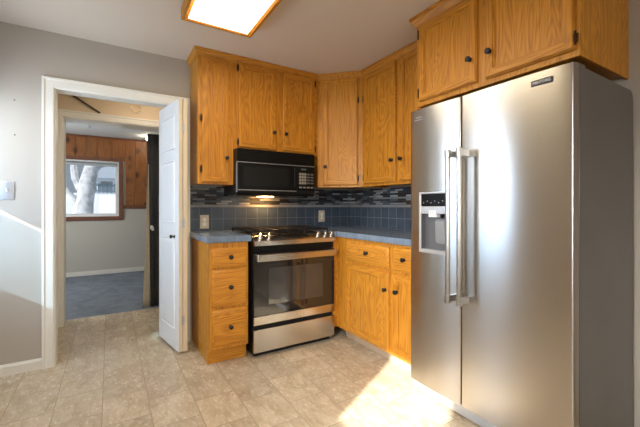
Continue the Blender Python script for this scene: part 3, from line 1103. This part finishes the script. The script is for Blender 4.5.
for k in range(4):
    mb.box(.150 + k * .014, .158 + k * .014, -.004, -.001, 1.110, 1.150)
mb.build('ice_chute', M_WHITEP, frz, bevel=.002)
MB().lathe([(.012, 0), (.010, .02), (.006, .024)], (0, 0, 0), (0, 0, -1), 12).build('water_nozzle', M_BLACK, frz, (.232, .016, 1.128))
mb = MB().prism([(.034, 1.10), (.018, 1.085), (.024, .965), (.034, .95)], .176, .246, 'x')
mb.build('paddle', M_GREYP, frz, bevel=.003)
mb = MB().box(x0 + .006, x1 - .006, -.006, .034, z0 + .0065, z0 + .016)
for k in range(9):
    mb.box(x0 + .014 + k * .020, x0 + .026 + k * .020, -.004, .030, z0 + .016, z0 + .0175)
mb.build('drip_tray', M_SILVERP, frz, bevel=.001)
# badge and marking
bdg = MB().box(.738, .828, -.0080, -.001, 1.7115, 1.738).build('badge', M_DARKBADGE, frd, bevel=.002)
text_obj('badge_lettering', 'MAYTAG', .0185, M_PALE, bdg, (.783, -.0084, 1.7248), (R(90), 0, 0))
text_obj('marking', 'FILTER', .015, M_PALE, frz, (.072, -.0055, 1.722), (R(90), 0, 0), .0006)
MB().box(.040, .104, -.0062, -.001, 1.7065, 1.7090).build('marking_line', M_PALE, frz, smooth=False)

# ------------------------------------------------------------------ ceiling light
cl = thing('ceiling_light', 'lit rectangular ceiling light box with oak frame', 'light', (-1.716, -.842, H))
LW, LL = .428, 1.24
path = [(-LW / 2, 0), (-LW / 2, -LL), (LW / 2, -LL), (LW / 2, 0)]
lp = [(0, -.078), (.0, -.052), (.010, -.048), (.018, -.030), (.034, -.022), (.044, -.006), (.044, -.0005), (-.018, -.0005), (-.018, -.078)]
mb = MB().sweep(path[::-1], [(o, h) for o, h in lp], lambda a, b2, h: (a, b2, h), closed=True, matf=lambda i: 1 if i in (0, 2) else 0)
mb.build('frame', [OAKX, OAKY], cl, bevel=.0015, segs=1)
MB().box(-LW / 2 + .0185, LW / 2 - .0185, -LL + .0185, -.0185, -.0755, -.070).build('diffuser', M_DIFFUSER, cl, smooth=False)
light('ceiling_light_tubes', 'AREA', (-1.716, -.842 - LL / 2, H - .0765), 15.5, (1.0, 0.84, 0.60), aim=(0, 0, -1), size=LW - .04, size_y=LL - .04)

# ------------------------------------------------------------------ bifold door
bf = thing('bifold_door', 'white folded bifold door standing at right of the doorway', 'door', (-1.835, .2, .018))


def leaf(w0, w1, th, name):
    """w0,w1: world xy of the leaf's left-face ends; th thickness to +x"""
    a, b2 = Vector(w0), Vector(w1)
    d = b2 - a
    ln = d.length
    mb = MB()
    hh = 2.008
    mb.box(0, ln, 0, th, 0, hh)
    for f in mb.bm.faces:
        f.normal_update()
        f.material_index = 1 if abs(f.normal.x) > .8 else 0
    o = mb.build(name, [M_DOORW, M_DOOREDGE], bf, (a.x + 1.835, a.y - .2, 0), bevel=.002)
    o.rotation_euler = (0, 0, math.atan2(d.y, d.x))
    pr = [(0, 0), (.006, .006), (.014, .001), (.036, .009), (.040, .009)]
    for z0_, z1_ in ((.16, .90), (1.02, 1.53), (1.62, 1.90)):
        for side in (0, 1):
            mb = MB()
            if side == 0:
                mb.rect_loft(.085, ln - .085, z0_, z1_, pr, .0005)
            else:
                mb.rect_loft(.085, ln - .085, z0_, z1_, [(q, -h) for q, h in pr], th - .0005)
            mb.build('raised_panel', M_DOORW, o)
    return o


l1 = leaf((-1.962, .205), (-1.874, -.272), .031, 'leaf')
l2 = leaf((-1.902, .20), (-1.8385, -.270), .032, 'leaf')
l2['label'] = 'rear leaf of the folded door'
kn = MB().lathe([(.012, 0), (.012, .003), (.006, .006), (.006, .018), (.014, .023), (.016, .030), (.012, .036), (.002, .038)], (0, 0, 0), (0, -1, 0), 16)
kn.build('knob', M_BRONZE, l1, (.395, -.0005, .912))
for hz in (.25, 1.02, 1.78):
    MB().tube([(0, 0, -.035), (0, 0, .035)], .0045, 8).box(-.012, .012, .001, .003, -.033, .033).build('hinge', M_SILVERP, bf, (-1.8405 + 1.835, -.277 - .2, hz))

# ------------------------------------------------------------------ fittings on walls
sw = thing('light_switch', 'grey metal light switch plate left of the doorway', 'switch', (-2.945, -.001, 1.282))
MB().rect_loft(-.041, .041, -.065, .065, [(0, 0), (0, .003), (.004, .0055), (.006, .006)]).build('plate', M_PLATE, sw)
MB().prism([(-.006, -.008), (-.020, .010), (-.016, .014), (-.006, .009)], -.005, .005, 'x').build('toggle', M_WHITEP, sw, bevel=.001)
for z_ in (-.03, .03):
    MB().lathe([(.003, 0), (.003, .001), (.001, .0015)], (0, 0, 0), (0, -1, 0), 10).build('screw', M_SILVERP, sw, (0, -.006, z_))


def outlet(loc, rz, label):
    t = thing('wall_outlet', label, 'outlet', loc, rz, 'outlets in the backsplash')
    pl = MB().rect_loft(-.038, .038, -.061, .061, [(0, 0), (0, .003), (.003, .0055), (.005, .006)]).build('plate', M_ALMOND, t)
    for z_ in (-.020, .020):
        so = MB().lathe([(.0165, 0), (.0165, .0015), (.015, .002)], (0, 0, 0), (0, -1, 0), 18).build('socket', M_WHITEP, t, (0, -.006, z_))
        MB().box(-.007, -.005, -.0026, -.002, -.005, .006).box(.005, .007, -.0026, -.002, -.005, .006).build('slot', M_BLACKM, so)
    MB().lathe([(.003, 0), (.003, .001), (.001, .0014)], (0, 0, 0), (0, -1, 0), 10).build('screw', M_SILVERP, t, (0, -.006, 0))
    return t


outlet((-1.616, -.009, 1.035), 0, 'almond outlet above the short countertop left of the stove')
outlet((-.385, -.009, 1.068), 0, 'almond outlet behind the right end of the stove')
for (hx, hz), lb in zip(((-2.905, 1.915), (-2.903, 1.672)), ('upper of two small nails in the bare grey wall', 'lower of two small nails in the bare grey wall')):
    n_ = MB().lathe([(.0018, 0), (.0018, .005), (.0042, .006), (.0042, .0075), (.001, .008)], (0, 0, 0), (0, -1, 0), 10).build('nail', M_BRONZE, None, (hx, -.0005, hz))
    tag(n_, lb, 'nail')

# strip and wire loop over the inner doorway
a, b2 = Vector((-2.655, .992, 2.271)), Vector((-2.422, .992, 2.124))
d = (b2 - a)
st = MB().box(0, d.length, -.004, .004, -.009, .009).build('metal_strip', M_DARKSTRIP, None, a, bevel=.001)
st.rotation_euler = (0, -math.atan2(d.z, d.x), 0)
tag(st, 'thin dark diagonal strip on the peach wall above the inner doorway', 'strip')
pts = []
for k in range(30):
    t = 2 * PI * k / 27 + 1.2
    pts.append((-2.098 + .050 * math.cos(t), .988 + .003 * math.sin(3 * t) - k * .0001, 2.222 + .036 * math.sin(t) - (.012 if abs(t % (2 * PI) - 4.7) < .4 else 0)))
tag(MB().tube(pts, .0042, 8).build('wire_loop', simple('pale_wire', (.74, .60, .40), .5)), 'pale wire loop hanging on the peach wall above the inner doorway', 'wire')

# ------------------------------------------------------------------ den objects
cu = thing('curtain', 'charcoal curtain hanging at the right of the inner doorway', 'curtain', (-1.965, 1.245, 0))


def cloth(fx0, fx1, z0, z1, amp, waves, mat, name, par, yoff=0):
    mb = MB()
    nu, nz = 40, 14
    g = []
    for j in range(nz + 1):
        t = j / nz
        z = z0 + (z1 - z0) * t
        xa, xb = fx0(t), fx1(t)
        row = []
        for i in range(nu + 1):
            s_ = i / nu
            row.append(mb.bm.verts.new((xa + (xb - xa) * s_, yoff + amp * math.sin(2 * PI * waves * s_ + .4 * math.sin(3 * t)) * (0.6 + .4 * (1 - t)), z)))
        g.append(row)
    for j in range(nz):
        for i in range(nu):
            mb.bm.faces.new((g[j][i], g[j][i + 1], g[j + 1][i + 1], g[j + 1][i]))
    o = mb.build(name, mat, par)
    sm_ = o.modifiers.new('thickness', 'SOLIDIFY')
    sm_.thickness = .003
    return o


cm_ = cloth(lambda t: .022 * (1 - t) ** 2 - .004, lambda t: .26, .012, 2.012, .014, 4.5, M_CURTAIN, 'cloth', cu)
cloth(lambda t: -.052 * (1 - t) ** 1.3, lambda t: .012 + .016 * (1 - t), .012, 1.66, .004, 1, M_LINING, 'lining', cu, .004)
MB().tube([(.036, -.026, .955), (.042, -.030, .925), (.054, -.028, .895)], [.010, .021, .012], 10).build('tieback', M_WHITEP, cu)
MB().tube([(-.005, .0, 2.006), (.28, 0, 2.006)], .007, 10).build('rod', M_BRONZE, cu)

lb = thing('ceiling_bulb', 'small lit bulb on the ceiling near the pine wall', 'light', (-1.772, 3.45, 2.385))
MB().lathe([(.045, 0), (.045, .008), (.030, .012), (.022, .022)], (0, 0, 0), (0, 0, -1), 18).build('socket', M_WHITEP, lb)
MB().lathe([(.012, .022), (.022, .030), (.030, .045), (.028, .060), (.014, .070), (.002, .072)], (0, 0, 0), (0, 0, -1), 18).build('bulb', M_BULB, lb)
for (hx, hy), lbl in zip(((-2.60, 3.0), (-2.48, 2.4)), ('small dark hook in the white ceiling nearer the window', 'small dark hook in the white ceiling nearer the doorway')):
    pts = [(0, 0, 0), (0, 0, -.02)] + [(.012 - .012 * math.cos(t), 0, -.02 - .012 * math.sin(t)) for t in (.6, 1.2, 1.8, 2.4, 3.0)]
    tag(MB().tube(pts, .003, 8).build('ceiling_hook', M_BRONZE, None, (hx, hy, 2.385)), lbl, 'hook')

# ------------------------------------------------------------------ outside the den window
mb = MB().prism([(4.3, -.7), (4.3, -.2), (8.0, .42), (12.0, 1.15), (16.2, 1.80), (60, 2.0), (60, -.7)], -30, 30, 'x')
struct(mb.build('ground', M_SNOW), 'snow covered rising yard outside the den window', 'ground')
tr_ = thing('bare_tree', 'bare frosted tree just outside the den window', 'tree', (-2.98, 8.4, .45))
MB().tube([(-.03, 0, 0), (0, 0, .35), (.04, 0, .8), (.13, 0, 1.45), (.24, .05, 1.95), (.34, .1, 3.0), (.4, .1, 4)], [.33, .26, .225, .20, .17, .13, .08], 12).build('trunk', M_BARK, tr_)
for q, r_ in (([(.06, 0, 1.0), (-.16, .1, 1.5), (-.26, .2, 2.4)], [.15, .11, .07]), ([(.16, 0, 1.55), (.42, .1, 1.85), (.75, .2, 2.0), (1.1, .3, 2.0)], [.07, .04, .025, .012]),
              ([(.02, 0, .7), (-.3, -.1, 1.1), (-.7, 0, 1.9)], [.09, .06, .03]), ([(.20, 0, 1.8), (.5, 0, 2.2), (.9, .1, 2.4)], [.06, .04, .02])):
    MB().tube(q, r_, 8).build('branch', M_BARK, tr_)
hs = thing('house', 'pale house with grey roof across the snowy yard', 'house', (-.9, 22, -.6))
MB().box(-2.4, 8, 0, 8, 0, 3.6).build('wall', M_SIDING, hs)
MB().prism([(-.6, 3.5), (8.6, 3.5), (4, 5.0)], -2.8, 8.4, 'x').build('roof', M_ROOF, hs)
for k in range(3):
    wf_ = MB().box(-.4, .4, -.05, 0, -.35, .35).build('window', M_WHITEP, hs, (-1.6 + 2.2 * k, 0, 3.05))
    MB().box(-.33, .33, -.07, -.051, -.28, .28).build('pane', M_GREYP, wf_)
fn = thing('yard_fence', 'blue grey slatted fence along the top of the snowy yard', 'fence', (-3.3, 16, 1.78))
mb = MB()
for k in range(60):
    mb.box(k * .16, k * .16 + .12, 0, .03, .03, .48)
tag(mb.build('slats', M_HEDGE, fn, smooth=False), kind='stuff')
MB().box(0, 9.6, .03, .09, .10, .16).build('rail', M_HEDGE, fn)
MB().box(0, 9.6, .03, .09, .36, .42).build('rail', M_HEDGE, fn)
for k in range(5):
    MB().box(-.06, .06, .03, .13, -.1, .5).build('post', M_SIDING, fn, (k * 2.3, 0, 0))
